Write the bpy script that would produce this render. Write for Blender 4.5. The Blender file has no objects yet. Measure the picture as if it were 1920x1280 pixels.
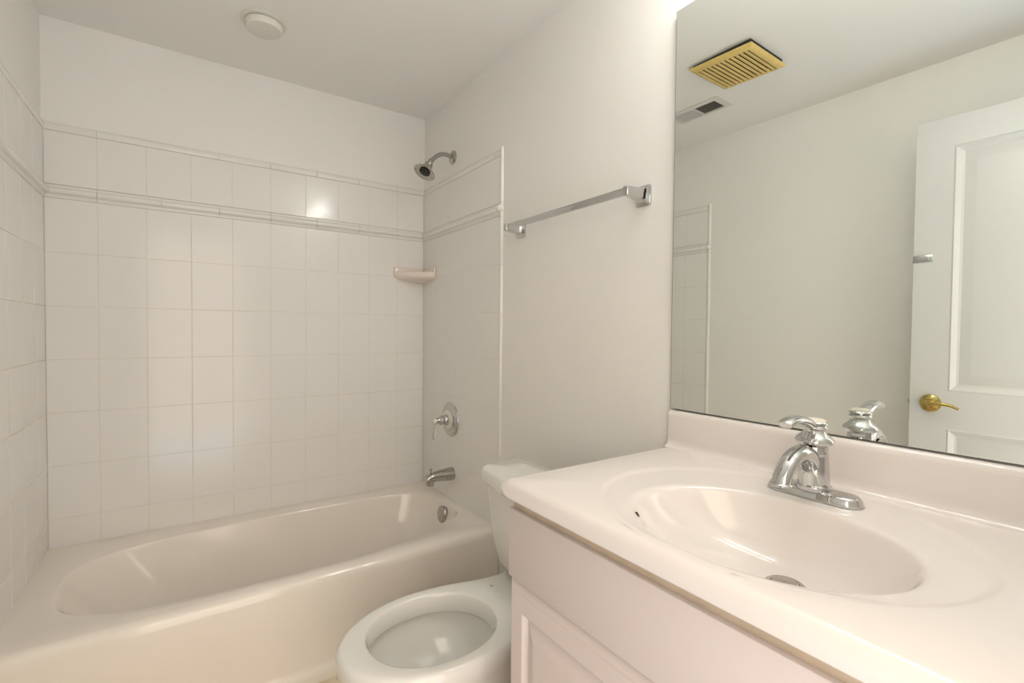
import bpy, bmesh, math, random
from mathutils import Vector, Matrix
random.seed(7)
C = bpy.context.scene.collection
SC = bpy.context.scene
PI = math.pi
W = 1.524          # alcove width, left wall x=0, right wall x=W, back wall y=0
H = 0.36           # tub rim height above the floor
ZC = 1.9898 + H    # ceiling
YF = -2.56         # front wall (doorway)

# ---------------------------------------------------------------- camera
cam = bpy.data.cameras.new('camera'); camo = bpy.data.objects.new('camera', cam); C.objects.link(camo)
cam.sensor_width = 36.0; cam.lens = 908.03 / 1920 * 36.0; cam.clip_start = 0.01
yaw, pitch, roll = 0.6044, -0.02348, 0.00924
fw = Vector((math.sin(yaw)*math.cos(pitch), math.cos(yaw)*math.cos(pitch), math.sin(pitch)))
rt = Vector((math.cos(yaw), -math.sin(yaw), 0)); up = rt.cross(fw)
cr, sr = math.cos(roll), math.sin(roll)
r2 = cr*rt + sr*up; u2 = -sr*rt + cr*up
m = Matrix((r2, u2, -fw)).transposed().to_4x4()
m.translation = Vector((0.4067, -2.4816, 0.8423 + H))
camo.matrix_world = m
SC.camera = camo

# ---------------------------------------------------------------- light & exposure
SC.view_settings.view_transform = 'Standard'
SC.view_settings.look = 'None'
SC.view_settings.gamma = 1.0
SC.view_settings.use_curve_mapping = False
SC.view_settings.exposure = 0.26
wd = bpy.data.worlds.new('hall_ambient'); SC.world = wd; wd.use_nodes = True
wn = wd.node_tree; bg = wn.nodes['Background']
bg.inputs[0].default_value = (1.0, 0.845, 0.70, 1)
wtc = wn.nodes.new('ShaderNodeTexCoord'); wsx = wn.nodes.new('ShaderNodeSeparateXYZ'); wab = wn.nodes.new('ShaderNodeMath'); wab.operation = 'MAXIMUM'; wab.inputs[1].default_value = 0.0
wmr = wn.nodes.new('ShaderNodeMapRange'); wmr.interpolation_type = 'SMOOTHSTEP'
WORLD_LOW, WORLD_HIGH = 2.7, 3.2                     # dimmer low down, shaped to weaken the doorway's reflection in the tiles
wmr.inputs['From Min'].default_value = 0.20; wmr.inputs['From Max'].default_value = 0.50
wmr.inputs['To Min'].default_value = WORLD_LOW; wmr.inputs['To Max'].default_value = WORLD_HIGH
wn.links.new(wtc.outputs['Generated'], wsx.inputs[0]); wn.links.new(wsx.outputs['Z'], wab.inputs[0])
wn.links.new(wab.outputs[0], wmr.inputs['Value']); wn.links.new(wmr.outputs['Result'], bg.inputs[1])
BULB = 26.0
bounce_sun = bpy.data.lights.new('bounce_sun', 'SUN'); bounce_suno = bpy.data.objects.new('bounce_sun', bounce_sun); C.objects.link(bounce_suno)
bounce_sun.energy = 20.0; bounce_sun.angle = 0.02; bounce_sun.color = (0.13, 0.51, 1.0)      # added blue beam, bounced off the hall floor up to the ceiling
bounce_suno.rotation_euler = Vector((0.60, 0.0, 0.80)).to_track_quat('Z', 'Y').to_euler(); bounce_suno.location = (4, -3.2, 5)

# ---------------------------------------------------------------- materials
def mat(name, col, rough=0.5, metal=0.0, coat=0.0, noise=0.0, nscale=4.0, bump=0.0, bscale=60.0, emit=None, estr=0.0):
    M = bpy.data.materials.new(name); M.use_nodes = True
    nt = M.node_tree; b = nt.nodes['Principled BSDF']
    b.inputs['Base Color'].default_value = (*col, 1); b.inputs['Roughness'].default_value = rough
    b.inputs['Metallic'].default_value = metal; b.inputs['Coat Weight'].default_value = coat
    b.inputs['Coat Roughness'].default_value = 0.04
    tc = nt.nodes.new('ShaderNodeTexCoord')
    if noise:
        n = nt.nodes.new('ShaderNodeTexNoise'); n.inputs['Scale'].default_value = nscale; n.inputs['Detail'].default_value = 4
        nt.links.new(tc.outputs['Object'], n.inputs['Vector'])
        r = nt.nodes.new('ShaderNodeValToRGB')
        r.color_ramp.elements[0].position = 0.3; r.color_ramp.elements[1].position = 0.7
        r.color_ramp.elements[0].color = (*[c*(1-noise) for c in col], 1); r.color_ramp.elements[1].color = (*[min(1, c*(1+noise)) for c in col], 1)
        nt.links.new(n.outputs['Fac'], r.inputs['Fac']); nt.links.new(r.outputs['Color'], b.inputs['Base Color'])
    if bump:
        n2 = nt.nodes.new('ShaderNodeTexNoise'); n2.inputs['Scale'].default_value = bscale; n2.inputs['Detail'].default_value = 2
        nt.links.new(tc.outputs['Object'], n2.inputs['Vector'])
        bp = nt.nodes.new('ShaderNodeBump'); bp.inputs['Strength'].default_value = bump; bp.inputs['Distance'].default_value = 0.002
        nt.links.new(n2.outputs['Fac'], bp.inputs['Height']); nt.links.new(bp.outputs['Normal'], b.inputs['Normal'])
    if emit:
        b.inputs['Emission Color'].default_value = (*emit, 1); b.inputs['Emission Strength'].default_value = estr
    return M
M_wall  = mat('wall_paint', (0.900, 0.885, 0.850), 0.55, bump=0.12, bscale=180)
M_ceil  = mat('ceiling_paint', (0.930, 0.915, 0.880), 0.8, bump=0.12, bscale=140)
M_floor = mat('floor_vinyl', (0.800, 0.690, 0.530), 0.4, noise=0.15, nscale=9)
M_tile  = mat('glazed_tile', (0.880, 0.865, 0.835), 0.12, bump=0.06, bscale=9)
M_tile.node_tree.nodes['Principled BSDF'].inputs['Specular IOR Level'].default_value = 0.36
M_grout = mat('grout', (0.800, 0.750, 0.700), 0.8, noise=0.06, nscale=20)
M_tub   = mat('almond_enamel', (0.900, 0.845, 0.770), 0.08, coat=0.3)
M_soap  = mat('almond_ceramic', (0.88, 0.79, 0.71), 0.15)
M_porc  = mat('white_porcelain', (0.84, 0.83, 0.79), 0.08, coat=0.4)
M_marb  = mat('cultured_marble', (0.850, 0.795, 0.755), 0.09, coat=0.2, noise=0.012, nscale=3)
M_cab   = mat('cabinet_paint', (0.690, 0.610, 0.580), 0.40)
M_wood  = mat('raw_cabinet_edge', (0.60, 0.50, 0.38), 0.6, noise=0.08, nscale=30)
M_dark  = mat('dark_gap', (0.03, 0.028, 0.025), 0.8)
M_chrome= mat('chrome', (0.60, 0.60, 0.595), 0.04, metal=1.0)
M_nickel= mat('worn_chrome', (0.47, 0.455, 0.425), 0.14, metal=1.0, noise=0.08, nscale=80)
M_steel = mat('zinc_steel', (0.55, 0.57, 0.57), 0.3, metal=1.0)
M_brass = mat('polished_brass', (0.56, 0.43, 0.15), 0.09, metal=1.0)
M_ivory = mat('ivory_cap', (0.84, 0.79, 0.70), 0.25)
M_plast = mat('white_plastic', (0.80, 0.78, 0.72), 0.45)
M_yell  = mat('yellowed_plastic', (0.74, 0.54, 0.19), 0.45, noise=0.08, nscale=12)
M_vent  = mat('vent_enamel', (0.76, 0.74, 0.70), 0.45)
M_door  = mat('door_paint', (0.630, 0.635, 0.620), 0.35)
M_mirror= mat('silvered_glass', (0.865, 0.90, 0.865), 0.0, metal=1.0)
M_medge = mat('mirror_edge', (0.05, 0.06, 0.05), 0.3)
M_globe = mat('frosted_globe', (0.9, 0.9, 0.88), 0.4, emit=(1.0, 0.985, 0.93), estr=BULB)
M_water = mat('bowl_water', (0.80, 0.81, 0.79), 0.03)
M_carpet= mat('hall_carpet', (0.62, 0.57, 0.50), 0.95, noise=0.1, nscale=60)

# ---------------------------------------------------------------- helpers
def link(name, bm, mt, parent=None, smooth=True, ang=35):
    bmesh.ops.recalc_face_normals(bm, faces=bm.faces)
    me = bpy.data.meshes.new(name); bm.to_mesh(me); bm.free()
    for q in (mt if isinstance(mt, (list, tuple)) else [mt]): me.materials.append(q)
    if smooth:
        for f in me.polygons: f.use_smooth = True
        me.set_sharp_from_angle(angle=math.radians(ang))
    o = bpy.data.objects.new(name, me); C.objects.link(o)
    if parent: o.parent = parent
    return o
def thing(name, label, cat, loc, group=None):
    o = bpy.data.objects.new(name, None); C.objects.link(o); o.location = loc; o.empty_display_size = 0.05
    o['label'] = label; o['category'] = cat
    if group: o['group'] = group
    return o
def tag(o, label, cat, group=None):
    o['label'] = label; o['category'] = cat
    if group: o['group'] = group
    return o
def struct(o, label=None):
    o['kind'] = 'structure'
    if label: o['label'] = label
    return o
def part(name, bm, mt, root, **k):
    """a part built in world coordinates, parented to the thing's empty"""
    o = link(name, bm, mt, None, **k)
    L = root.location.copy()
    q = root
    while q.parent: q = q.parent; L += q.location
    for v in o.data.vertices: v.co -= L
    o.parent = root
    return o
def sub(name, bm, mt, par, **k):
    """a sub-part: par is a mesh part sitting at its thing's origin"""
    o = link(name, bm, mt, None, **k)
    L = par.parent.location.copy()
    for v in o.data.vertices: v.co -= L
    o.parent = par
    return o
def box(bm, x0, x1, y0, y1, z0, z1, bev=0.0, seg=2, mi=0):
    vs = [bm.verts.new((x, y, z)) for x in (x0, x1) for y in (y0, y1) for z in (z0, z1)]
    fs = [(0,1,3,2),(4,6,7,5),(0,4,5,1),(2,3,7,6),(0,2,6,4),(1,5,7,3)]
    F = [bm.faces.new([vs[i] for i in f]) for f in fs]
    for f in F: f.material_index = mi
    if bev:
        es = list({e for f in F for e in f.edges})
        r = bmesh.ops.bevel(bm, geom=es, offset=bev, segments=seg, profile=0.5, affect='EDGES')
        for f in r['faces']: f.material_index = mi
    return F
def loft(bm, rings, closed=True, cap0=False, cap1=False, mi=0):
    R = [[bm.verts.new(p) for p in r] for r in rings]
    n = len(R[0])
    for a, b in zip(R[:-1], R[1:]):
        for i in range(n if closed else n-1):
            j = (i+1) % n
            f = bm.faces.new((a[i], a[j], b[j], b[i])); f.material_index = mi
    if cap0: bm.faces.new(list(reversed(R[0]))).material_index = mi
    if cap1: bm.faces.new(R[-1]).material_index = mi
    return R
def frame(axis):
    a = Vector(axis).normalized()
    t = Vector((0, 0, 1)) if abs(a.z) < 0.9 else Vector((1, 0, 0))
    u = a.cross(t).normalized(); v = a.cross(u).normalized()
    return a, u, v
def lathe(bm, prof, origin, axis=(0, 0, 1), n=40, cap0=True, cap1=True, mi=0):
    a, u, v = frame(axis); o = Vector(origin)
    rings = []
    for r, h in prof:
        r = max(r, 1e-5)
        rings.append([o + a*h + (u*math.cos(2*PI*i/n) + v*math.sin(2*PI*i/n))*r for i in range(n)])
    return loft(bm, rings, True, cap0, cap1, mi)
def tube(bm, path, rad, n=20, sx=1.0, side=None, mi=0):
    """swept tube; rad per point or one value; sx squashes across `side`"""
    P = [Vector(p) for p in path]; k = len(P)
    rads = rad if isinstance(rad, (list, tuple)) else [rad]*k
    rings = []; pu = None
    for i in range(k):
        d = (P[min(i+1, k-1)] - P[max(i-1, 0)]).normalized()
        if side is not None: u = (Vector(side) - d*Vector(side).dot(d)).normalized()
        elif pu is None: u = frame(d)[1]
        else: u = (pu - d*pu.dot(d)).normalized()
        pu = u; v = d.cross(u)
        rr = rads[i]; ra, rb = (rr if isinstance(rr, (list, tuple)) else (rr*sx, rr))
        rings.append([P[i] + u*ra*math.cos(2*PI*j/n) + v*rb*math.sin(2*PI*j/n) for j in range(n)])
    return loft(bm, rings, True, True, True, mi)
def spline(pts, n=8):
    P = [Vector(p) for p in pts]; out = []
    for i in range(len(P)-1):
        p0 = P[max(i-1, 0)]; p1 = P[i]; p2 = P[i+1]; p3 = P[min(i+2, len(P)-1)]
        for k in range(n):
            t = k/n
            out.append(0.5*((2*p1) + (p2-p0)*t + (2*p0-5*p1+4*p2-p3)*t*t + (3*p1-p0-3*p2+p3)*t**3))
    out.append(P[-1]); return out
def extr(bm, prof, fn, a, b, caps=True, mi=0):
    """profile list of (p,q); fn(p,q,t)->point; swept from t=a to t=b"""
    return loft(bm, [[fn(p, q, t) for p, q in prof] for t in (a, b)], True, caps, caps, mi)
def sm(a, b, x):
    t = max(0, min(1, (x-a)/(b-a))); return t*t*(3-2*t)
def lerp(a, b, t): return a + (b-a)*t

# ================================================================ ROOM SHELL
def xl(y): return 0.012*y - 0.006           # the left wall runs slightly out of square
def quadwall(name, pts, mt):
    bm = bmesh.new(); bm.faces.new([bm.verts.new(p) for p in pts]); return bm
T = 0.10
bm = bmesh.new(); box(bm, -0.25, W+0.15, 0.006, 0.006+T, 0, ZC)
wall_back = struct(link('wall_back', bm, M_wall, smooth=False))
bm = bmesh.new(); box(bm, W+0.006, W+0.006+T, YF-T, 0.006, 0, ZC)
wall_right = struct(link('wall_right', bm, M_wall, smooth=False))
bm = bmesh.new()
pts = [(xl(0.006), 0.006), (xl(YF), YF), (xl(YF)-T, YF), (xl(0.006)-T, 0.006)]
loft(bm, [[(x, y, 0) for x, y in pts], [(x, y, ZC) for x, y in pts]], True, True, True)
wall_left = struct(link('wall_left', bm, M_wall, smooth=False))
DX0, DX1, DZ = 0.205, 0.945, 2.045          # door opening
bm = bmesh.new()
box(bm, -0.25, DX0, YF-T, YF, 0, ZC); box(bm, DX1, W+0.006, YF-T, YF, 0, ZC); box(bm, DX0, DX1, YF-T, YF, DZ, ZC)
wall_front = struct(link('wall_front', bm, M_wall, smooth=False))
bm = bmesh.new(); box(bm, -0.25, W+0.15, YF-T, 0.15, -0.06, 0)
floor = struct(link('floor', bm, M_floor, smooth=False))
bm = bmesh.new(); box(bm, -0.6, 2.0, YF-T-1.3, YF-T-0.001, -0.06, -0.001)
struct(link('floor_hall', bm, M_carpet, smooth=False))  # unseen hall floor, put in to bounce the added beam through the doorway
bm = bmesh.new(); box(bm, -0.25, W+0.15, YF-T, 0.15, ZC, ZC+0.08)
ceiling = struct(link('ceiling', bm, M_ceil, smooth=False))
# door casing around the opening, room side and jambs
bm = bmesh.new()
box(bm, DX0-0.0, DX0+0.018, YF-T-0.01, YF+0.004, 0, DZ, 0.002); box(bm, DX1-0.018, DX1, YF-T-0.01, YF+0.004, 0, DZ, 0.002); box(bm, DX0, DX1, YF-T-0.01, YF+0.004, DZ-0.018, DZ, 0.002)
struct(link('trim_1', bm, M_door))
bm = bmesh.new(); box(bm, W-0.008, W+0.005, -1.64, -0.86, 0.001, 0.085, 0.003)
struct(link('baseboard_right', bm, M_door))
bm = bmesh.new()
pts = [(xl(-0.80)+0.0005, -0.80), (xl(-2.55)+0.0005, -2.55), (xl(-2.55)+0.013, -2.55), (xl(-0.80)+0.013, -0.80)]
loft(bm, [[(x, y, 0.001) for x, y in pts], [(x, y, 0.085) for x, y in pts]], True, True, True)
struct(link('baseboard_left', bm, M_door, smooth=False))

# ---------------------------------------------------------------- wall tile (kept inside each wall)
ZTT, ZT, ZRT, ZRB, TH, TW = 1.6025+H, 1.5719+H, 1.3740+H, 1.3221+H, 0.2026, 0.1524
G = 0.0014
def tile_field(fn, us, name, wall, zlow=-0.012):
    """fn(u, z, d): point on wall at run u, height z, d proud of it; us = list of (u0,u1) columns"""
    bm = bmesh.new()
    rows = [(ZRT, ZT)]
    z = ZRB
    while z > H + zlow:
        rows.append((max(z-TH, H+zlow), z)); z -= TH
    for (u0, u1) in us:
        for (z0, z1) in rows:
            d = [random.uniform(-0.00035, 0.00035) for _ in range(4)]
            a0, a1, b0, b1 = u0+G, u1-G, z0+G, z1-G
            e = 0.0009
            base = [fn(a0, b0, 0.0050), fn(a1, b0, 0.0050), fn(a1, b1, 0.0050), fn(a0, b1, 0.0050)]
            midr = [fn(a0, b0, 0.0056), fn(a1, b0, 0.0056), fn(a1, b1, 0.0056), fn(a0, b1, 0.0056)]
            top = [fn(a0+e, b0+e, 0.006+d[0]), fn(a1-e, b0+e, 0.006+d[1]), fn(a1-e, b1-e, 0.006+d[2]), fn(a0+e, b1-e, 0.006+d[3])]
            loft(bm, [base, midr, top], True, False, True)
    o = part(name, bm, M_tile, wall, smooth=False)
    bm = bmesh.new()
    ua, ub = us[0][0], us[-1][1]
    for (z0, z1) in ((H+zlow, ZRB), (ZRT, ZT)):
        loft(bm, [[fn(ua, z0, 0.0), fn(ub, z0, 0.0), fn(ub, z1, 0.0), fn(ua, z1, 0.0)], [fn(ua, z0, 0.0056), fn(ub, z0, 0.0056), fn(ub, z1, 0.0056), fn(ua, z1, 0.0056)]], True, True, True)
    g = link('grout', bm, M_grout, smooth=False); g.parent = o
    return o
def rail(fn, joints, prof, name, wall):
    bm = bmesh.new()
    for a, b in zip(joints[:-1], joints[1:]):
        extr(bm, prof, lambda p, q, t: fn(t, q, p), a+0.0006, b-0.0006)
    return part(name, bm, M_tile, wall, ang=50)
hh = ZTT-ZT
cap_prof = [(0, ZT+0.001), (0.006, ZT+0.001), (0.0075, ZT+0.003), (0.0085, ZT+0.012), (0.008, ZT+0.020), (0.0062, ZTT-0.004), (0.003, ZTT-0.001), (0, ZTT)]
r0, r1 = ZRB+0.001, ZRT-0.001
rail_prof = [(0, r0), (0.006, r0), (0.0075, r0+0.003), (0.0085, r0+0.010), (0.012, r0+0.0135)]
for k in range(7):
    a = -1.15 + 2.55*k/6
    rail_prof.append((0.0135+0.011*math.cos(a), r0+0.0255+0.0115*math.sin(a)))
rail_prof += [(0.0095, r1-0.0125), (0.0085, r1-0.009), (0.0085, r1-0.002), (0.006, r1), (0, r1)]
fb = lambda u, z, d: Vector((u, 0.006-d, z))
fr = lambda u, z, d: Vector((W+0.006-d, -u, z))
fl = lambda u, z, d: Vector((xl(-u)+d, -u, z))
cols = [(k*TW, (k+1)*TW) for k in range(10)]
tile_field(fb, cols, 'tile_panel', wall_back)
j = [0.0, 0.1524] + [0.1524+0.2032*k for k in range(1, 7)] + [W]
rail(fb, j, cap_prof, 'cap_trim', wall_back); rail(fb, j, rail_prof, 'chair_rail', wall_back)
scols = [(0.0, 0.150)] + [(0.150+k*TW, 0.150+(k+1)*TW) for k in range(4)]
scols = [(0.0003, 0.1555)] + [(0.1555+k*TW, 0.1555+(k+1)*TW) for k in range(4)] 
UE = scols[-1][1]
js = [0.003, 0.12, 0.32, 0.52, 0.72, UE]
# last column of the end walls is a cut column closed by a bullnose edge strip
for fn, wl in ((fr, wall_right), (fl, wall_left)):
    tile_field(fn, scols, 'tile_panel', wl)
    rail(fn, js, cap_prof, 'cap_trim', wl); rail(fn, js, rail_prof, 'chair_rail', wl)
    bm = bmesh.new()
    ep = [(UE+0.0008, 0), (UE+0.0008, 0.0062), (UE+0.003, 0.0085), (UE+0.009, 0.0095), (UE+0.014, 0.008), (UE+0.0168, 0.004), (UE+0.0175, 0)]
    z = ZTT; zs = [ZTT+0.004, ZRT+0.004, ZRB-0.004]
    while zs[-1]-TH > 0.25: zs.append(zs[-1]-TH)
    zs.append(0.24)
    for za, zb in zip(zs[:-1], zs[1:]):
        extr(bm, ep, lambda p, q, t: fn(p, t, q), za-0.0005, zb+0.0005)
    bmesh.ops.create_icosphere(bm, subdivisions=3, radius=0.016, matrix=Matrix.Translation(fn(UE+0.009, (ZRT+ZRB)/2+0.004, 0.010)))
    part('edge_trim', bm, M_tile, wl, ang=60)

# ================================================================ BATHTUB
NT = 192
def tub_ring(t, z):
    """t=0 rim opening, t=1 floor outline"""
    out = []
    for i in range(NT):
        th = 2*PI*i/NT; c, s = math.cos(th), math.sin(th)
        cx = lerp(0.80, 0.86, t); cy = lerp(-0.405, -0.40, t)
        ax = lerp(0.685, 0.50, t) if c > 0 else lerp(0.715, 0.52, t)
        by = lerp(0.306 if s < 0 else 0.297, 0.20, t)
        nl = 3.3
        nr = 2.35 if s < 0 else 4.2
        k = sm(-0.5, 0.5, c); n = lerp(nl, nr if abs(s) > 0.25 else lerp(nl, nr, abs(s)/0.25), k)
        r = (abs(c/ax)**n + abs(s/by)**n)**(-1/n)
        out.append(Vector((cx + r*c, cy + r*s, z)))
    return out
def rect_ring(x0, x1, y0, y1, z, cx=0.80, cy=-0.405):
    out = []
    angs = [2*PI*i/NT for i in range(NT)]
    ids = {}
    for (X, Y), (X2, Y2) in zip(((x0, y0), (x0, y1), (x1, y0), (x1, y1)), ((0.004, -0.75), (0.004, -0.004), (W-0.004, -0.75), (W-0.004, -0.004))):
        a = math.atan2(Y2-cy, X2-cx) % (2*PI); ids[round(a/(2*PI)*NT) % NT] = (X, Y)
    for i, a in enumerate(angs):
        if i in ids: out.append(Vector((*ids[i], z))); continue
        c, s = math.cos(a), math.sin(a); k = 1e9
        if c > 1e-9: k = min(k, (x1-cx)/c)
        if c < -1e-9: k = min(k, (x0-cx)/c)
        if s > 1e-9: k = min(k, (y1-cy)/s)
        if s < -1e-9: k = min(k, (y0-cy)/s)
        out.append(Vector((cx+k*c, cy+k*s, z)))
    return out
tub = thing('bathtub', 'glossy almond alcove bathtub along the tiled back wall', 'bathtub', (W/2, -0.4, 0))
bm = bmesh.new()
rings = [tub_ring(1.25, H-0.315), tub_ring(1.0, H-0.312)]
for t, dz in ((0.90, -0.295), (0.80, -0.26), (0.62, -0.20), (0.42, -0.13), (0.24, -0.070), (0.115, -0.034), (0.062, -0.0165), (0.030, -0.0065), (0.010, -0.0016), (-0.01, 0.0)):
    rings.append(tub_ring(t, H+dz))
e0, e1, eb = -0.0075, W+0.002, -0.0006
FY = -0.772
for yf, dz in ((FY+0.030, 0.000), (FY+0.022, -0.0012), (FY+0.013, -0.0058), (FY+0.006, -0.0135), (FY+0.002, -0.024), (FY, -0.036), (FY+0.002, -0.16), (FY+0.004, -0.300), (FY+0.003, -0.311), (FY-0.004, -0.318), (FY-0.010, -0.326), (FY-0.012, -0.336), (FY-0.012, -0.3595)):
    rings.append(rect_ring(e0, e1, yf, eb, H+dz))
loft(bm, rings, True, True, False)
part('basin', bm, M_tub, tub, ang=60)
bm = bmesh.new(); ox, oz = 1.458, H-0.050
lathe(bm, [(0.0, 0.016), (0.012, 0.0158), (0.030, 0.0145), (0.037, 0.012), (0.040, 0.008), (0.040, 0.0), (0.036, -0.004), (0.030, -0.03)], (ox, -0.385, oz), (-1, 0, 0.10), 40, False, True)
op = part('overflow_plate', bm, M_nickel, tub, ang=40)
bm = bmesh.new(); lathe(bm, [(0.0, 0.0195), (0.003, 0.019), (0.0045, 0.017), (0.005, 0.0155)], (ox, -0.385, oz), (-1, 0, 0.10), 16, False, True)
sub('screw', bm, M_chrome, op)
bm = bmesh.new(); lathe(bm, [(0.038, 0.0), (0.038, 0.004), (0.03, 0.006), (0.026, 0.003), (0.0, 0.002)], (1.22, -0.40, H-0.3125), (0, 0, 1), 32, True, False)
part('drain', bm, M_chrome, tub)

# ---------------------------------------------------------------- tub spout
RW = W            # tile face on the right wall
sp = thing('tub_spout', 'short chrome tub spout with pull-up diverter knob above the tub rim', 'tub spout', (RW, -0.355, 0.125+H))
sz = 0.130+H
bm = bmesh.new()
path = [(RW, -0.355, sz), (RW-0.006, -0.355, sz), (RW-0.03, -0.355, sz), (RW-0.07, -0.355, sz), (RW-0.105, -0.355, sz-0.001), (RW-0.130, -0.355, sz-0.005), (RW-0.141, -0.355, sz-0.012)]
tube(bm, path, [(0.031, 0.032), (0.0315, 0.0325), (0.0305, 0.0310), (0.0275, 0.0270), (0.0245, 0.0235), (0.0230, 0.0210), (0.018, 0.0150)], 28, side=(0, 1, 0))
part('spout_body', bm, M_nickel, sp, ang=50)
bm = bmesh.new(); tube(bm, [(RW-0.119, -0.355, sz-0.005), (RW-0.1205, -0.355, sz-0.022), (RW-0.122, -0.355, sz-0.040)], [(0.0215, 0.0205), (0.0205, 0.0200), (0.0185, 0.0190)], 24, side=(0, 1, 0))
part('outlet', bm, M_nickel, sp)
bm = bmesh.new(); lathe(bm, [(0.0035, 0.0), (0.0035, 0.020), (0.008, 0.023), (0.0085, 0.026), (0.006, 0.029), (0, 0.030)], (RW-0.118, -0.355, sz+0.012), (0, 0, 1), 20, True, False)
part('diverter_knob', bm, M_nickel, sp)

# ---------------------------------------------------------------- shower valve
vy, vz = -0.338, 0.396+H
va = thing('shower_valve', 'round chrome shower valve with curved lever on the tiled right wall', 'shower valve', (RW, vy, vz))
bm = bmesh.new(); lathe(bm, [(0.082, 0.0), (0.083, 0.004), (0.081, 0.008), (0.074, 0.013), (0.066, 0.0155), (0.055, 0.017), (0.052, 0.020), (0.050, 0.0205), (0.0, 0.0205)], (RW, vy, vz), (-1, 0, 0), 56, True, False)
part('escutcheon', bm, M_chrome, va, ang=30)
bm = bmesh.new(); lathe(bm, [(0.049, 0.0204), (0.049, 0.023), (0.046, 0.0245), (0.030, 0.025), (0, 0.025)], (RW, vy, vz), (-1, 0, 0), 48, True, False)
o = part('dial_ring', bm, M_ivory, va); o['label'] = 'ivory temperature ring'
bm = bmesh.new(); lathe(bm, [(0.026, 0.0245), (0.027, 0.034), (0.023, 0.044), (0.020, 0.046), (0.021, 0.050), (0.0245, 0.054), (0.0245, 0.060), (0.020, 0.066), (0.014, 0.070), (0.0125, 0.076), (0.0145, 0.079), (0.0145, 0.083), (0.013, 0.086)], (RW, vy, vz), (-1, 0, 0), 36, True, True)
vs = part('stem', bm, M_chrome, va)
bm = bmesh.new(); lathe(bm, [(0.0128, 0.086), (0.0125, 0.094), (0.009, 0.099), (0, 0.100)], (RW, vy, vz), (-1, 0, 0), 24, True, False)
o = sub('end_cap', bm, M_ivory, vs); o['label'] = 'ivory end cap'
bm = bmesh.new()
path = spline([(RW-0.074, vy, vz-0.008), (RW-0.080, vy, vz-0.024), (RW-0.088, vy, vz-0.045), (RW-0.096, vy, vz-0.068), (RW-0.096, vy, vz-0.088)], 5)
k = len(path); tube(bm, path, [(lerp(0.008, 0.0115, sm(0, 1, i/(k-1))) if i < k-2 else 0.006, lerp(0.006, 0.0042, i/(k-1))) for i in range(k)], 18, side=(0, 1, 0))
part('lever', bm, M_chrome, va)

# ---------------------------------------------------------------- shower head
sy, szz = -0.332, 1.689+H
sh = thing('wall_shower', 'small bell-shaped chrome shower head on a bent arm above the tile', 'shower', (RW, sy, szz))
WX = W+0.006
bm = bmesh.new(); lathe(bm, [(0.033, 0.0), (0.033, 0.004), (0.030, 0.008), (0.018, 0.013), (0.0125, 0.0145), (0.0, 0.0145)], (WX, sy, szz), (-1, 0, 0), 40, True, False)
part('flange', bm, M_nickel, sh)
bm = bmesh.new()
path = spline([(WX-0.004, sy, szz), (WX-0.03, sy-0.001, szz+0.005), (WX-0.058, sy-0.002, szz+0.004), (WX-0.090, sy-0.004, szz-0.012), (WX-0.126, sy-0.006, szz-0.046)], 6)
tube(bm, path, 0.0105, 20); part('arm', bm, M_nickel, sh)
ax = Vector((-0.50, -0.10, -0.85)).normalized(); o0 = Vector((WX-0.123, sy-0.006, szz-0.043))
bm = bmesh.new(); lathe(bm, [(0.0125, -0.004), (0.0135, 0.0), (0.0135, 0.012), (0.012, 0.014), (0.017, 0.017), (0.020, 0.024), (0.018, 0.032), (0.021, 0.035), (0.0235, 0.042), (0.026, 0.052), (0.029, 0.060), (0.038, 0.0665), (0.051, 0.0715), (0.0535, 0.0745), (0.051, 0.0770), (0.034, 0.071), (0.0265, 0.0700)], o0, ax, 44, True, True)
hd = part('head', bm, M_nickel, sh, ang=30)
bm = bmesh.new(); lathe(bm, [(0.0262, 0.0700), (0.026, 0.0735), (0.022, 0.0725), (0.019, 0.0745), (0.014, 0.0735), (0.011, 0.076), (0, 0.0765)], o0, ax, 36, True, False)
o = sub('spray_face', bm, M_dark, hd); o['label'] = 'black spray nozzle face'

# ---------------------------------------------------------------- corner soap dish
bm = bmesh.new()
sd_top = 1.143+H; R0 = 0.168
def qring(r, z, off=0.0, n=22, sq=2.6):
    pts = [Vector((W-0.0005, -0.0005, z))]
    for i in range(n+1):
        a = PI/2*i/n; c, s = math.cos(a), math.sin(a)
        q = (abs(c)**sq + abs(s)**sq)**(-1/sq)*r*0.80 if False else r
        # flattened quarter: chord pulled in towards the corner
        f = 1.0 - 0.15*math.sin(2*a)
        pts.append(Vector((W-0.0005 - (q*f)*c - 0, -0.0005 - (q*f*0.92)*s, z)))
    return pts
rings = [qring(0.035, sd_top-0.052), qring(0.085, sd_top-0.046), qring(0.130, sd_top-0.039), qring(0.155, sd_top-0.033), qring(R0, sd_top-0.022), qring(R0+0.001, sd_top-0.012), qring(R0, sd_top-0.004), qring(0.164, sd_top), qring(0.158, sd_top-0.001), qring(0.150, sd_top-0.007), qring(0.140, sd_top-0.012), qring(0.03, sd_top-0.013)]
loft(bm, rings, True, True, True)
for f in ([(W-R0-0.004, W-0.0005, -0.012, -0.0005)], [(W-0.012, W-0.0005, -R0*0.95, -0.0005)]):
    x0, x1, y0, y1 = f[0]; box(bm, x0, x1, y0, y1, sd_top-0.022, sd_top+0.026, 0.005)
o = link('soap_dish', bm, M_soap, ang=50)
tag(o, 'small almond ceramic corner soap dish on the tiled wall above the tub', 'soap dish')

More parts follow.
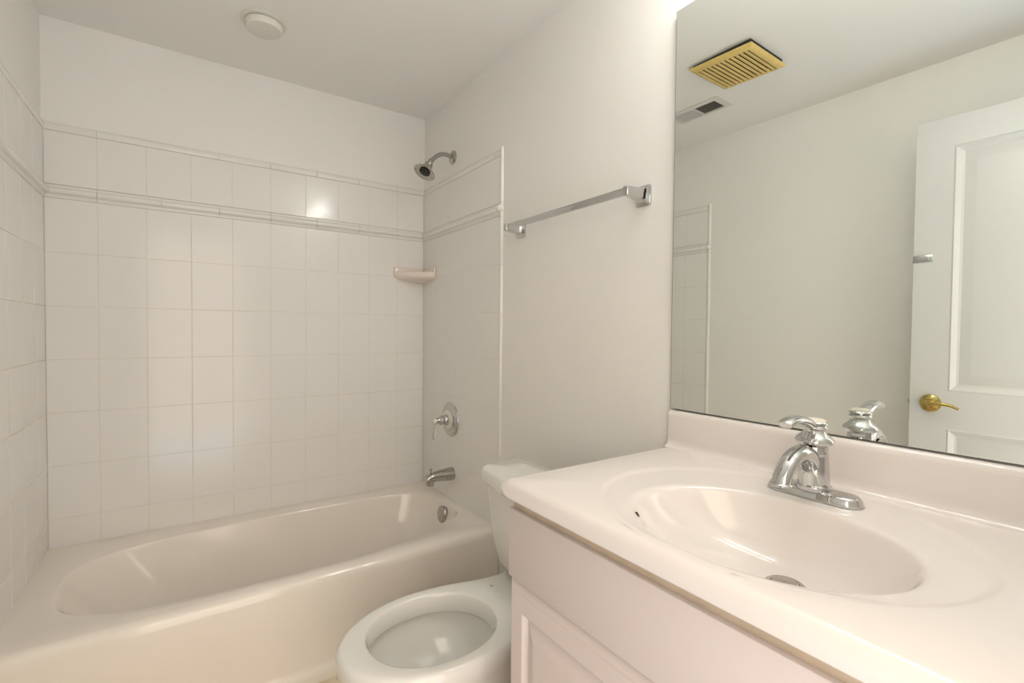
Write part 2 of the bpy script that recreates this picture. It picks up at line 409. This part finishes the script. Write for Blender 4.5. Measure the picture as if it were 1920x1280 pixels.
# ---------------------------------------------------------------- towel bar
tb = thing('towel_bar', 'long square chrome towel bar on the bare right wall left of the mirror', 'towel bar', (WX, -1.22, 1.235+H))
bz = 1.240+H
Y1, Y2 = -1.527, -0.915
bm = bmesh.new(); box(bm, W-0.072, W-0.062, Y1+0.006, Y2-0.006, bz-0.012, bz+0.010, 0.002)
part('bar', bm, M_chrome, tb)
for yy in (Y1, Y2):
    bm = bmesh.new()
    def rr(x, hy, hz, zc, r):
        out = []
        for (sy_, sz_, a0) in ((1, 1, 0), (-1, 1, PI/2), (-1, -1, PI), (1, -1, 3*PI/2)):
            for i in range(6):
                a = a0 + PI/2*i/5
                out.append(Vector((x, yy + sy_*(hy-r) + r*math.cos(a), zc + sz_*(hz-r) + r*math.sin(a))))
        return out
    zc = bz-0.004
    loft(bm, [rr(WX, 0.027, 0.030, zc, 0.006), rr(WX-0.006, 0.027, 0.030, zc, 0.006), rr(WX-0.009, 0.024, 0.027, zc, 0.006), rr(WX-0.012, 0.018, 0.021, zc+0.001, 0.006), rr(WX-0.024, 0.0125, 0.0165, zc+0.003, 0.004), rr(W-0.052, 0.0105, 0.0145, zc+0.003, 0.003), rr(W-0.073, 0.0095, 0.0135, zc+0.003, 0.003), rr(W-0.075, 0.008, 0.012, zc+0.003, 0.003)], True, True, True)
    part('bracket', bm, M_chrome, tb, ang=30)

# ================================================================ MIRROR
mir = thing('mirror', 'large frameless wall mirror above the vanity backsplash', 'mirror', (W, -1.64, 0.63+H))
MZ0, MZ1, MY0, MY1 = 0.6318+H, 1.7028+H, -1.639, -2.470
DELTA = 0.0085
def mx(y): return (WX-0.0125) + DELTA*(MY0-y)*0.9      # its left edge stands slightly off the wall
bm = bmesh.new()
def mring(off, dx):
    return [Vector((mx(MY0-off)+dx, MY0-off, MZ0+off)), Vector((mx(MY1+off)+dx, MY1+off, MZ0+off)), Vector((mx(MY1+off)+dx, MY1+off, MZ1-off)), Vector((mx(MY0-off)+dx, MY0-off, MZ1-off))]
loft(bm, [mring(0.0014, 0.0), mring(0.0014, 0.0009)], True, True, False)
part('glass', bm, M_mirror, mir, smooth=False)
bm = bmesh.new(); loft(bm, [mring(0, 0.0008), mring(0, 0.005)], True, True, True)
o = part('backing', bm, M_medge, mir, smooth=False); o['label'] = 'dark bare edge of the mirror glass'

# ================================================================ VANITY
CT = 0.533+H
VY0, VY1, VX0, VX1 = -1.641, -2.467, 0.963, WX-0.002
cabv = thing('vanity_cabinet', 'white painted bathroom vanity cabinet with raised-panel doors under the sink top', 'vanity cabinet', (1.25, -2.055, 0))
CB = CT-0.040
FX = 0.998
bm = bmesh.new()
for ya, yb in ((VY0-0.020, VY0-0.004), (VY1+0.004, VY1+0.020)): box(bm, FX, VX1-0.004, ya, yb, 0.10, CB-0.0015)
box(bm, VX1-0.010, VX1-0.004, VY1+0.004, VY0-0.004, 0.10, CB-0.0015)
box(bm, FX, VX1-0.004, VY1+0.004, VY0-0.004, 0.10, 0.116)
box(bm, FX+0.07, VX1-0.004, VY1+0.004, VY0-0.004, 0.0, 0.10)
car = part('carcass', bm, M_cab, cabv, smooth=False)
bm = bmesh.new(); box(bm, FX, FX+0.016, VY1+0.0045, VY0-0.0045, 0.1005, CB-0.002); box(bm, FX-0.006, FX+0.004, VY1+0.006, VY0-0.006, CB-0.034, CB-0.002)  # tan of the top rail, carried down to darken the drawer-door gap
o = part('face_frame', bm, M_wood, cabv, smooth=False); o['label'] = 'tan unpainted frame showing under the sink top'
bm = bmesh.new(); box(bm, FX-0.017, FX-0.0005, VY1+0.003, VY0-0.003, 0.3243+H, 0.4685+H, 0.0025)
part('false_drawer_front', bm, M_cab, cabv)
def raised_door(y0, y1, z0, z1):
    """front at x = FX-0.019; y0>y1"""
    bm = bmesh.new()
    def rc(o, x): return [Vector((x, y0-o, z0+o)), Vector((x, y1+o, z0+o)), Vector((x, y1+o, z1-o)), Vector((x, y0-o, z1-o))]
    b = FX-0.0005; f = FX-0.019
    loft(bm, [rc(0, b), rc(0, f+0.0115), rc(0.001, f+0.0105), rc(0.0135, f+0.0030), rc(0.0150, f+0.0022), rc(0.0160, f+0.0006), rc(0.0170, f), rc(0.052, f), rc(0.0545, f+0.0015), rc(0.061, f+0.0100), rc(0.064, f+0.0108), rc(0.072, f+0.0062), rc(0.0735, f+0.0058), rc(0.0750, f+0.0048), rc(0.088, f+0.0008), rc(0.090, f+0.0003), rc(0.0915, f-0.0004)], True, True, True)
    return bm
YM = (VY0+VY1)/2
for a, b in ((VY0-0.003, YM+0.0015), (YM-0.0015, VY1+0.003)):
    part('door', raised_door(a, b, 0.13, 0.3185+H), M_cab, cabv, ang=12)

top = thing('sink_top', 'glossy pinkish white vanity top with moulded oval sink basin', 'sink top', (1.25, -2.055, CT-0.04))
NC = 180
BC, OC = (1.178, -2.066), (1.228, -2.050)
def ell(c, ax_, ay_, z, sq=2.0):
    out = []
    for i in range(NC):
        a = 2*PI*i/NC; k = (abs(math.cos(a))**sq + abs(math.sin(a))**sq)**(-1/sq) if sq != 2 else 1
        out.append(Vector((c[0]+ax_*k*math.cos(a), c[1]+ay_*k*math.sin(a), z)))
    return out
def rect2(x0, x1, y0, y1, z, r=0.0):
    cx, cy = BC; out = []; ids = {}
    for (X, Y), (X2, Y2) in zip(((x0, y0), (x0, y1), (x1, y0), (x1, y1)), ((VX0, VY1), (VX0, VY0), (VX1, VY1), (VX1, VY0))):
        a = math.atan2(Y2-cy, X2-cx) % (2*PI); ids[round(a/(2*PI)*NC) % NC] = (X, Y)
    for i in range(NC):
        a = 2*PI*i/NC
        if i in ids: out.append(Vector((*ids[i], z))); continue
        c, s = math.cos(a), math.sin(a); k = 1e9
        if c > 1e-9: k = min(k, (x1-cx)/c)
        if c < -1e-9: k = min(k, (x0-cx)/c)
        if s > 1e-9: k = min(k, (y1-cy)/s)
        if s < -1e-9: k = min(k, (y0-cy)/s)
        out.append(Vector((cx+k*c, cy+k*s, z)))
    return out
bm = bmesh.new()
DC = (1.246, -2.082)
ZD = CT-0.117
rings = []
AX, AY = 0.170, 0.215
def bas(t, z):
    """t 0 at drain .. 1 at basin edge"""
    c = (lerp(DC[0], BC[0], min(1, t)**1.2), lerp(DC[1], BC[1], min(1, t)**1.2))
    return ell(c, AX*t, AY*t, z)
for t, z in ((0.10, 0.0), (0.16, 0.0006), (0.30, 0.005), (0.44, 0.011), (0.57, 0.020), (0.68, 0.032), (0.77, 0.047), (0.84, 0.063), (0.895, 0.080), (0.935, 0.094), (0.965, 0.1035), (0.985, 0.1085), (1.005, 0.1112), (1.03, 0.1124), (1.06, 0.1127)):
    rings.append(bas(t, ZD+z))
def outer(k, dz):
    R = []
    for p in ell(OC, 0.25*k, 0.295*k, CT):
        x = max(p.x, 0.992 + (p.x-0.97)*0.02)
        f = sm(0.995, 1.12, x)
        R.append(Vector((x, p.y, CT + dz*f - 0.0003*(1-f)*(1 if dz else 0))))
    return R
rings.append(outer(0.945, -0.0040)); rings.append(outer(0.965, -0.0034)); rings.append(outer(0.985, -0.0012)); rings.append(outer(1.0, -0.0002)); rings.append(outer(1.012, 0.0))
for o_, dz in ((0.016, 0.0), (0.010, -0.0015), (0.005, -0.005), (0.0015, -0.0105), (0.0, -0.017), (0.0, -0.034), (0.003, -0.038), (0.008, -0.040)):
    rings.append(rect2(VX0+o_, VX1, VY1+o_, VY0-o_, CT+dz))
rings.append(rect2(VX0+0.025, VX1-0.003, VY1+0.025, VY0-0.025, CT-0.040))
loft(bm, rings, True, False, False)
slab = part('basin_slab', bm, M_marb, top, ang=70)
# backsplash with coved foot
SX = 1.503
bm = bmesh.new()
bp = [(VX1, CT-0.004), (SX-0.016, CT-0.004), (SX-0.016, CT+0.0002), (SX-0.009, CT+0.0018), (SX-0.004, CT+0.0055), (SX-0.001, CT+0.012), (SX, CT+0.022), (SX, CT+0.082), (SX+0.0015, CT+0.0895), (SX+0.005, CT+0.0945), (SX+0.010, CT+0.0962), (VX1, CT+0.0962)]
n0, n1 = VY0-0.001, VY1+0.001
def sring(y, ins): return [Vector((p + (ins if p < VX1-0.001 else 0), y, q - (ins if q > CT+0.05 else 0))) for p, q in bp]
loft(bm, [sring(n0, 0.004), sring(n0-0.0015, 0.0012), sring(n0-0.005, 0), sring(n1+0.005, 0), sring(n1+0.0015, 0.0012), sring(n1, 0.004)], True, True, True)
part('backsplash', bm, M_marb, top, ang=60)
bm = bmesh.new(); lathe(bm, [(0.031, -0.004), (0.031, 0.0025), (0.028, 0.0045), (0.023, 0.0040), (0.0215, 0.002), (0.0205, 0.006), (0.018, 0.0085), (0, 0.0095)], (DC[0], DC[1], ZD), (0, 0, 1), 40, True, False)
dr = part('drain', bm, M_nickel, top, ang=40); dr['label'] = 'round metal sink drain with pop-up stopper'
bm = bmesh.new()
oc = Vector((1.0715, -1.912, CT-0.0135))
lathe(bm, [(0.0, -0.002), (0.006, -0.002), (0.006, 0.0015), (0, 0.002)], oc, Vector((0.55, -0.75, 0.45)), 20, False, False)
for v in bm.verts: v.co.z = oc.z + (v.co.z-oc.z)*0.7
part('overflow_hole', bm, M_dark, top)

# ---------------------------------------------------------------- faucet
fx, fy, fz = 1.412, -2.051, CT-0.0035
fa = thing('faucet', 'polished chrome single-lever faucet with arched spout behind the sink basin', 'faucet', (fx, fy, fz))
def stad(hx, hy, z, n=40):
    out = []
    for i in range(n):
        a = 2*PI*i/n; s = math.sin(a); c = math.cos(a)
        out.append(Vector((fx + hx*c, fy + (hy-hx)*(1 if s > 0 else -1)*(1 if abs(s) > 1e-6 else 0) + hx*s, z)))
    return out
bm = bmesh.new()
loft(bm, [stad(0.0295, 0.0835, fz+0.0002), stad(0.030, 0.084, fz+0.003), stad(0.0285, 0.0825, fz+0.005), stad(0.027, 0.081, fz+0.010), stad(0.0245, 0.078, fz+0.014), stad(0.021, 0.0745, fz+0.0165), stad(0.012, 0.065, fz+0.0175)], True, True, True)
part('base_plate', bm, M_chrome, fa, ang=40)
bm = bmesh.new()
lathe(bm, [(0.030, 0.014), (0.0315, 0.019), (0.0305, 0.023), (0.0275, 0.025), (0.0275, 0.030), (0.0265, 0.050), (0.0245, 0.078), (0.0240, 0.083), (0.0245, 0.0845), (0.0238, 0.086), (0.0235, 0.0975)], (fx, fy, fz), (0, 0, 1), 44, True, True)
part('body', bm, M_chrome, fa, ang=35)
bm = bmesh.new()
lathe(bm, [(0.0232, 0.0975), (0.026, 0.0995), (0.0315, 0.103), (0.033, 0.107), (0.0315, 0.1115), (0.0265, 0.1165), (0.021, 0.121), (0.018, 0.126), (0.0185, 0.1285), (0.021, 0.130), (0.0225, 0.133), (0.021, 0.1355), (0.0195, 0.137), (0.0215, 0.139), (0.0215, 0.142), (0.0195, 0.144)], (fx, fy, fz), (0, 0, 1), 44, True, True)
hb = part('handle', bm, M_chrome, fa, ang=30)
bm = bmesh.new(); lathe(bm, [(0.0193, 0.1438), (0.018, 0.147), (0.013, 0.1495), (0.006, 0.1505), (0, 0.1507)], (fx, fy, fz), (0, 0, 1), 36, True, False)
o = sub('cap', bm, M_ivory, hb); o['label'] = 'ivory button cap'
bm = bmesh.new()
LD = Vector((-1.0, 0.02, 0)).normalized()
LS = Vector((-LD.y, LD.x, 0))
base = Vector((fx, fy, fz))
pp = [(0.008, 0.136), (0.020, 0.1395), (0.036, 0.1460), (0.055, 0.1510), (0.075, 0.1535), (0.094, 0.1520), (0.106, 0.1485), (0.111, 0.1460)]
path = spline([base + LD*a + Vector((0, 0, b)) for a, b in pp], 5); k = len(path)
tube(bm, path, [((0.0125 + 0.0030*math.sin(PI*i/(k-1))) if i < k-1 else 0.008, (0.0060 + 0.0025*math.sin(PI*min(1, i/(k-1)*1.0))) if i < k-1 else 0.003) for i in range(k)], 22, side=LS)
sub('lever', bm, M_chrome, hb)
bm = bmesh.new()
SD = Vector((-1.0, 0.0, 0))
pp = [(0.0, 0.050), (0.020, 0.0735), (0.044, 0.0865), (0.066, 0.0880), (0.087, 0.0825), (0.106, 0.0700), (0.119, 0.0555), (0.1232, 0.0465), (0.1235, 0.0430)]
path = spline([base + SD*a + Vector((0, 0, b)) for a, b in pp], 6); k = len(path)
tube(bm, path, [(lerp(0.0185, 0.0155, i/(k-1)), lerp(0.0215, 0.0130, sm(0, 0.6, i/(k-1)))) for i in range(k)], 26, side=(-SD.y, SD.x, 0))
part('spout', bm, M_chrome, fa, ang=50)
bm = bmesh.new(); tip = base + SD*0.1235 + Vector((0, 0, 0.0165))
lathe(bm, [(0.0145, 0.0305), (0.0175, 0.0290), (0.0187, 0.0270), (0.0175, 0.0250), (0.013, 0.0245), (0.011, 0.0270)], tip, (0, 0, 1), 28, True, True)
part('aerator_lip', bm, M_chrome, fa, ang=40)

# ================================================================ TOILET
ty = -1.312
RZ = 0.050+H
to = thing('toilet', 'white porcelain toilet without seat or lid between tub and vanity', 'toilet', (1.05, ty, 0))
NTO = 96
def egg(xf, xb, hw, z, nf=2.1, nb=2.6, neck=None, cxr=0.53):
    """egg outline; front at -x"""
    cx = xf + (xb-xf)*cxr; out = []
    for i in range(NTO):
        a = 2*PI*i/NTO; c, s = math.cos(a), math.sin(a)
        axx = (xb-cx) if c > 0 else (cx-xf); n = nb if c > 0 else nf
        r = (abs(c/axx)**n + abs(s/hw)**n)**(-1/n)
        out.append(Vector((cx+r*c, ty+r*s, z)))
    return out
XF = 0.716
# rim outline with a waist running into the tank deck
def hwf(x):
    xs = [XF, XF+0.02, XF+0.06, XF+0.12, XF+0.20, XF+0.28, XF+0.36, XF+0.42, XF+0.48, XF+0.54, 1.335, 1.40]
    ys = [0.0, 0.072, 0.122, 0.160, 0.184, 0.188, 0.180, 0.166, 0.150, 0.142, 0.146, 0.146]
    for a in range(len(xs)-1):
        if x <= xs[a+1]:
            t = (x-xs[a])/(xs[a+1]-xs[a])
            y0 = ys[max(a-1, 0)]; y1 = ys[a]; y2 = ys[a+1]; y3 = ys[min(a+2, len(ys)-1)]
            if a == 0: return ys[1]*math.sqrt(max(0, t))
            return 0.5*((2*y1)+(y2-y0)*t+(2*y0-5*y1+4*y2-y3)*t*t+(3*y1-y0-3*y2+y3)*t**3)
    return ys[-1]
def rim_outline(z, ins=0.0, xb=1.375):
    out = []; cx = 1.0
    # march angle, find radius where the outline is met
    for i in range(NTO):
        a = 2*PI*i/NTO; c, s = math.cos(a), math.sin(a)
        lo, hi = 0.0, 0.6
        for _ in range(40):
            mid = (lo+hi)/2; x = cx+mid*c; y = abs(mid*s)
            ok = XF+ins < x < xb-ins and y < hwf(min(max(x-ins*(-1 if x > cx else 1)*0.6, XF), 1.399)) - ins*0.8
            if ok: lo = mid
            else: hi = mid
        out.append(Vector((cx+lo*c, ty+lo*s, z)))
    return out
def mixr(A, B, t): return [a.lerp(b, t) for a, b in zip(A, B)]
def setz(A, z): return [Vector((p.x, p.y, z)) for p in A]
def inner(k, z, dx=0.0):
    out = []; cx = 1.0; xf, xb, hw = 0.793, 1.140, 0.147
    c0 = (xf+xb)/2
    for i in range(NTO):
        a = 2*PI*i/NTO; c, s = math.cos(a), math.sin(a)
        lo, hi = 0.0, 0.5
        for _ in range(36):
            mid = (lo+hi)/2; x = cx+mid*c-c0; y = mid*s
            axx = (xb-c0)
            n = 2.15
            ok = abs(x/axx)**n + abs(y/hw)**n < 1
            if ok: lo = mid
            else: hi = mid
        out.append(Vector((c0 + (cx+lo*c-c0)*k + dx, ty+lo*s*k, z)))
    return out
base_out = rim_outline(RZ)
foot = egg(0.86, 1.33, 0.115, 0.0, 2.3, 3.0)
bm = bmesh.new()
rings = [setz(egg(0.852, 1.338, 0.122, 0, 2.3, 3.0), 0.0), setz(egg(0.852, 1.338, 0.122, 0, 2.3, 3.0), 0.035), setz(egg(0.868, 1.335, 0.112, 0, 2.3, 3.0), 0.055), setz(egg(0.870, 1.335, 0.108, 0, 2.3, 3.0), 0.12)]
for t, z in ((0.22, 0.19), (0.50, 0.25), (0.76, 0.305), (0.91, 0.340)):
    rings.append(setz(mixr(egg(0.870, 1.335, 0.108, 0, 2.3, 3.0), base_out, t), z))
rings += [rim_outline(0.352, 0.006), rim_outline(0.362, 0.001), rim_outline(RZ-0.022, 0.0), rim_outline(RZ-0.010, 0.0025), rim_outline(RZ-0.003, 0.008), rim_outline(RZ, 0.016)]
rings += [inner(1.05, RZ), inner(1.02, RZ-0.002), inner(1.0, RZ-0.008), inner(0.985, RZ-0.030), inner(0.985, RZ-0.052), inner(1.00, RZ-0.057), inner(1.055, RZ-0.060), inner(1.08, RZ-0.072), inner(1.05, RZ-0.100), inner(0.94, RZ-0.138, 0.006), inner(0.74, RZ-0.168, 0.02), inner(0.54, RZ-0.190, 0.035), inner(0.40, RZ-0.215, 0.045), inner(0.30, RZ-0.245, 0.05), inner(0.2, RZ-0.26, 0.05)]
loft(bm, rings, True, True, True)
bowl = part('bowl', bm, M_porc, to, ang=60)
bm = bmesh.new(); loft(bm, [inner(0.41, RZ-0.214, 0.045), inner(0.1, RZ-0.214, 0.045)], True, False, True)
part('water', bm, M_water, to)
for s in (1, -1):
    bm = bmesh.new()
    lathe(bm, [(0.0, 0.0012), (0.0055, 0.0012), (0.0065, 0.0005), (0.0065, -0.002)], (1.203, ty+s*0.083, RZ), (0, 0, 1), 20, False, True)
    part('seat_bolt_hole', bm, M_steel, to)
# tank
def tring(xf, xb, hw, z, bow=0.02, r=0.035):
    out = []; n = 14
    # front bow with rounded corners: start back-left, go round
    def corner(cx, cy, a0, rr_):
        return [Vector((cx + rr_*math.cos(a0+PI/2*i/7), cy + rr_*math.sin(a0+PI/2*i/7), z)) for i in range(8)]
    rb = 0.012
    out += corner(xb-rb, ty+hw-rb, 0, rb)
    fl = []
    out += corner(xf+bow+r, ty+hw-r, PI/2, r)
    for i in range(1, n):
        y = lerp(ty+hw-r, ty-hw+r, i/n); q = (y-ty)/(hw-r)
        out.append(Vector((xf + bow*(q*q), y, z)))
    out += corner(xf+bow+r, ty-hw+r, PI, r)
    out += corner(xb-rb, ty-hw+rb, 3*PI/2, rb)
    return out
LZ = 0.388+H
bm = bmesh.new()
loft(bm, [tring(1.285, 1.385, 0.150, RZ+0.002, 0.012, 0.03), tring(1.272, 1.395, 0.165, RZ+0.010, 0.012, 0.03), tring(1.262, 1.400, 0.182, RZ+0.035, 0.014), tring(1.250, 1.402, 0.204, RZ+0.10, 0.018), tring(1.238, 1.404, 0.219, RZ+0.22, 0.02), tring(1.234, 1.404, 0.224, LZ-0.056, 0.02)], True, True, True)
tank = part('tank', bm, M_porc, to, ang=50)
bm = bmesh.new()
loft(bm, [tring(1.232, 1.404, 0.226, LZ-0.059, 0.02), tring(1.222, 1.412, 0.237, LZ-0.053, 0.022), tring(1.220, 1.414, 0.240, LZ-0.042, 0.022), tring(1.221, 1.414, 0.238, LZ-0.014, 0.022), tring(1.225, 1.411, 0.234, LZ-0.005, 0.022), tring(1.233, 1.407, 0.227, LZ, 0.022), tring(1.30, 1.36, 0.13, LZ+0.001, 0.01, 0.03)], True, True, True)
part('tank_lid', bm, M_porc, to, ang=50)

# ================================================================ CEILING FITTINGS
cd = thing('ceiling_fitting', 'round white disc fitting on the ceiling above the bathtub', 'ceiling fitting', (0.680, -0.425, ZC))
bm = bmesh.new(); lathe(bm, [(0.079, 0.0), (0.079, 0.002), (0.072, 0.0045), (0.060, 0.005), (0.0, 0.005)], (0.680, -0.425, ZC-0.0003), (0, 0, -1), 56, True, False)
part('mounting_ring', bm, M_plast, cd)
bm = bmesh.new(); lathe(bm, [(0.056, 0.0045), (0.056, 0.0075), (0.064, 0.0085), (0.0645, 0.011), (0.063, 0.027), (0.060, 0.031), (0.054, 0.0325), (0, 0.033)], (0.680, -0.425, ZC), (0, 0, -1), 56, True, False)
part('cover_disc', bm, M_plast, cd)

# exhaust fan grille (seen in the mirror)
ef = thing('exhaust_fan', 'yellowed square exhaust fan grille hanging loose on the ceiling', 'exhaust fan', (0.652, -1.310, ZC))
ex0, ex1, ey0, ey1 = 0.514, 0.790, -1.448, -1.172
cxm, cym = (ex0+ex1)/2, (ey0+ey1)/2
bm = bmesh.new()
def sqr(o, z): return [Vector((ex0+o, ey0+o, z)), Vector((ex1-o, ey0+o, z)), Vector((ex1-o, ey1-o, z)), Vector((ex0+o, ey1-o, z))]
tl = lambda p: Vector((p.x, p.y, p.z - 0.010*(1-(p.y-ey0)/(ey1-ey0))))
def S(o, z): return [tl(p) for p in sqr(o, z)]
loft(bm, [S(0.027, ZC-0.011), S(0.0, ZC-0.011), S(0.0, ZC-0.016), S(0.006, ZC-0.020), S(0.016, ZC-0.026), S(0.023, ZC-0.027), S(0.027, ZC-0.025), S(0.027, ZC-0.011)], True, False, False)
part('grille_frame', bm, M_yell, ef, ang=25)
bm = bmesh.new()
n = 11; a0, a1 = ey0+0.029, ey1-0.029; st = (a1-a0)/n
for i in range(n):
    y = a0 + (i+0.5)*st
    hw_ = st*0.36
    pr = [(y-hw_*0.8, ZC-0.021), (y-hw_, ZC-0.0235), (y-hw_*0.6, ZC-0.0265), (y+hw_*0.6, ZC-0.0265), (y+hw_, ZC-0.0235), (y+hw_*0.8, ZC-0.021)]
    loft(bm, [[tl(Vector((x, q, z))) for q, z in pr] for x in (ex0+0.025, ex1-0.025)], True, True, True)
part('louvers', bm, M_yell, ef, ang=40)
bm = bmesh.new(); box(bm, ex0+0.012, ex1-0.012, ey0+0.010, ey1-0.012, ZC-0.0105, ZC-0.0003)
o = part('housing', bm, M_dark, ef, smooth=False); o['label'] = 'dark fan housing showing in the gap'

# air register
av = thing('air_vent', 'white metal ceiling air register with two banks of fins', 'air vent', (0.384, -0.95, ZC))
vx0, vx1, vy0, vy1 = 0.310, 0.458, -1.095, -0.802
bm = bmesh.new()
def vq(x0, x1, y0, y1, z): return [Vector((x0, y0, z)), Vector((x1, y0, z)), Vector((x1, y1, z)), Vector((x0, y1, z))]
def ringbox(x0, x1, y0, y1, hx0, hx1, hy0, hy1, z0, z1, z2):
    loft(bm, [vq(x0, x1, y0, y1, z0), vq(x0, x1, y0, y1, z1), vq(lerp(x0, hx0, .7), lerp(x1, hx1, .7), lerp(y0, hy0, .7), lerp(y1, hy1, .7), z2), vq(hx0, hx1, hy0, hy1, z2), vq(hx0, hx1, hy0, hy1, z0)], True, False, False)
ringbox(vx0, vx1, vy0, vy1, vx0+0.026, vx1-0.026, vy0+0.026, vy1-0.026, ZC-0.0005, ZC-0.003, ZC-0.007)
vm = (vy0+vy1)/2
box(bm, vx0+0.026, vx1-0.026, vm-0.005, vm+0.005, ZC-0.007, ZC-0.001)
part('frame', bm, M_vent, av, ang=30)
for (b0, b1, sgn) in ((vy0+0.026, vm-0.005, -1), (vm+0.005, vy1-0.026, 1)):
    bm = bmesh.new(); nf = 13; st = (b1-b0)/nf
    for i in range(nf):
        y = b0 + (i+0.5)*st; dy = -0.0028 if sgn < 0 else 0.0006
        x0, x1 = vx0+0.024, vx1-0.024
        loft(bm, [[Vector((x, y-dy-0.0006, ZC-0.0012)), Vector((x, y+dy-0.0006, ZC-0.0062)), Vector((x, y+dy+0.0006, ZC-0.0062)), Vector((x, y-dy+0.0006, ZC-0.0012))] for x in (x0, x1)], True, True, True)
    part('fins', bm, M_vent, av, smooth=False)
bm = bmesh.new(); box(bm, vx0+0.024, vx1-0.024, vy0+0.024, vy1-0.024, ZC-0.0010, ZC-0.0003)
part('duct', bm, M_dark, av, smooth=False)

# ================================================================ DOOR (seen in the mirror)
dX, dY0, dY1 = 0.200, -1.811, -2.540
d1 = bpy.data.objects.new('door_1', None); C.objects.link(d1); d1.location = (dX, dY1, 0); d1['kind'] = 'structure'
d1['label'] = 'white two-panel door standing open, seen in the mirror'
bm = bmesh.new()
Zt = 1.671+H; Zb = 0.012
def dq(y0, y1, z0, z1, x): return [Vector((x, y0, z0)), Vector((x, y1, z0)), Vector((x, y1, z1)), Vector((x, y0, z1))]
def panel_face(x, sgn):
    ya, yb = dY0-0.115, dY1+0.115
    zs = [Zb, 0.25, 0.478+H, 0.622+H, 1.560+H, Zt]
    ys = [dY0, ya, yb, dY1]
    V = {}
    for i, y in enumerate(ys):
        for k, z in enumerate(zs): V[i, k] = bm.verts.new((x, y, z))
    for i in range(3):
        for k in range(5):
            if i == 1 and k in (1, 3): continue
            bm.faces.new((V[i, k], V[i+1, k], V[i+1, k+1], V[i, k+1]))
    for k in (1, 3):
        z0, z1 = zs[k], zs[k+1]
        def q(o, d): return [Vector((x-sgn*d, ya-o, z0+o)), Vector((x-sgn*d, yb+o, z0+o)), Vector((x-sgn*d, yb+o, z1-o)), Vector((x-sgn*d, ya-o, z1-o))]
        loft(bm, [q(0, 0), q(0.006, -0.002), q(0.012, 0.001), q(0.022, 0.007), q(0.030, 0.009), q(0.036, 0.008), q(0.062, 0.0025), q(0.066, 0.002)], True, False, True)
panel_face(dX, 1); panel_face(dX-0.035, -1)
loft(bm, [dq(dY0, dY1, Zb, Zt, dX), dq(dY0, dY1, Zb, Zt, dX-0.035)], True, False, False)
bmesh.ops.remove_doubles(bm, verts=bm.verts, dist=1e-5)
part('leaf', bm, M_door, d1, ang=15)
hy, hz = -1.877, 0.572+H
bm = bmesh.new(); lathe(bm, [(0.0335, 0.0), (0.034, 0.004), (0.032, 0.008), (0.024, 0.012), (0.016, 0.015), (0.014, 0.020), (0.0135, 0.040), (0.015, 0.046), (0.013, 0.052), (0, 0.054)], (dX, hy, hz), (1, 0, 0), 44, True, False)
dh = part('door_handle', bm, M_brass, d1); dh['label'] = 'polished brass lever handle'
bm = bmesh.new()
path = spline([(dX+0.046, hy+0.006, hz), (dX+0.048, hy-0.015, hz+0.002), (dX+0.048, hy-0.040, hz+0.004), (dX+0.046, hy-0.068, hz+0.001), (dX+0.044, hy-0.092, hz-0.010)], 6); k = len(path)
tube(bm, path, [(0.0060, lerp(0.009, 0.0048, i/(k-1))) for i in range(k)], 18, side=(1, 0, 0))
sub('lever', bm, M_brass, dh)
bm = bmesh.new(); box(bm, dX-0.024, dX-0.012, dY0-0.002, dY0+0.010, hz-0.010, hz+0.010, 0.002)
part('latch_bolt', bm, M_steel, d1)
bm = bmesh.new(); bzz = 1.139+H
box(bm, dX+0.0005, dX+0.003, dY0-0.060, dY0+0.002, bzz-0.014, bzz+0.014, 0.001); box(bm, dX-0.036, dX+0.003, dY0+0.001, dY0+0.003, bzz-0.017, bzz+0.017, 0.0008)
br = part('bracket', bm, M_steel, d1); br['label'] = 'small steel clip over the door edge'
bm = bmesh.new(); lathe(bm, [(0.008, 0.003), (0.0075, 0.005), (0.005, 0.0055), (0.0, 0.005)], (dX, dY0-0.042, bzz), (1, 0, 0), 18, True, False)
sub('screw', bm, M_steel, br)

# ================================================================ VANITY LIGHT (above the mirror, lights the room)
vl = thing('vanity_light', 'chrome bar light with four round globe bulbs above the mirror', 'vanity light', (WX, -2.06, 1.86+H))
LY = (-1.82, -1.98, -2.14, -2.30); lz = 1.845+H
bm = bmesh.new(); box(bm, WX-0.040, WX-0.0005, -2.40, -1.75, lz-0.055, lz+0.055, 0.006)
part('back_plate', bm, M_chrome, vl)
for y in LY:
    bm = bmesh.new(); lathe(bm, [(0.026, 0.039), (0.026, 0.066), (0.020, 0.072)], (WX, y, lz), (-1, 0, 0), 28, True, True)
    part('socket', bm, M_chrome, vl)
    bm = bmesh.new(); bmesh.ops.create_uvsphere(bm, u_segments=28, v_segments=18, radius=0.045, matrix=Matrix.Translation((WX-0.112, y, lz)))
    part('bulb', bm, M_globe, vl)
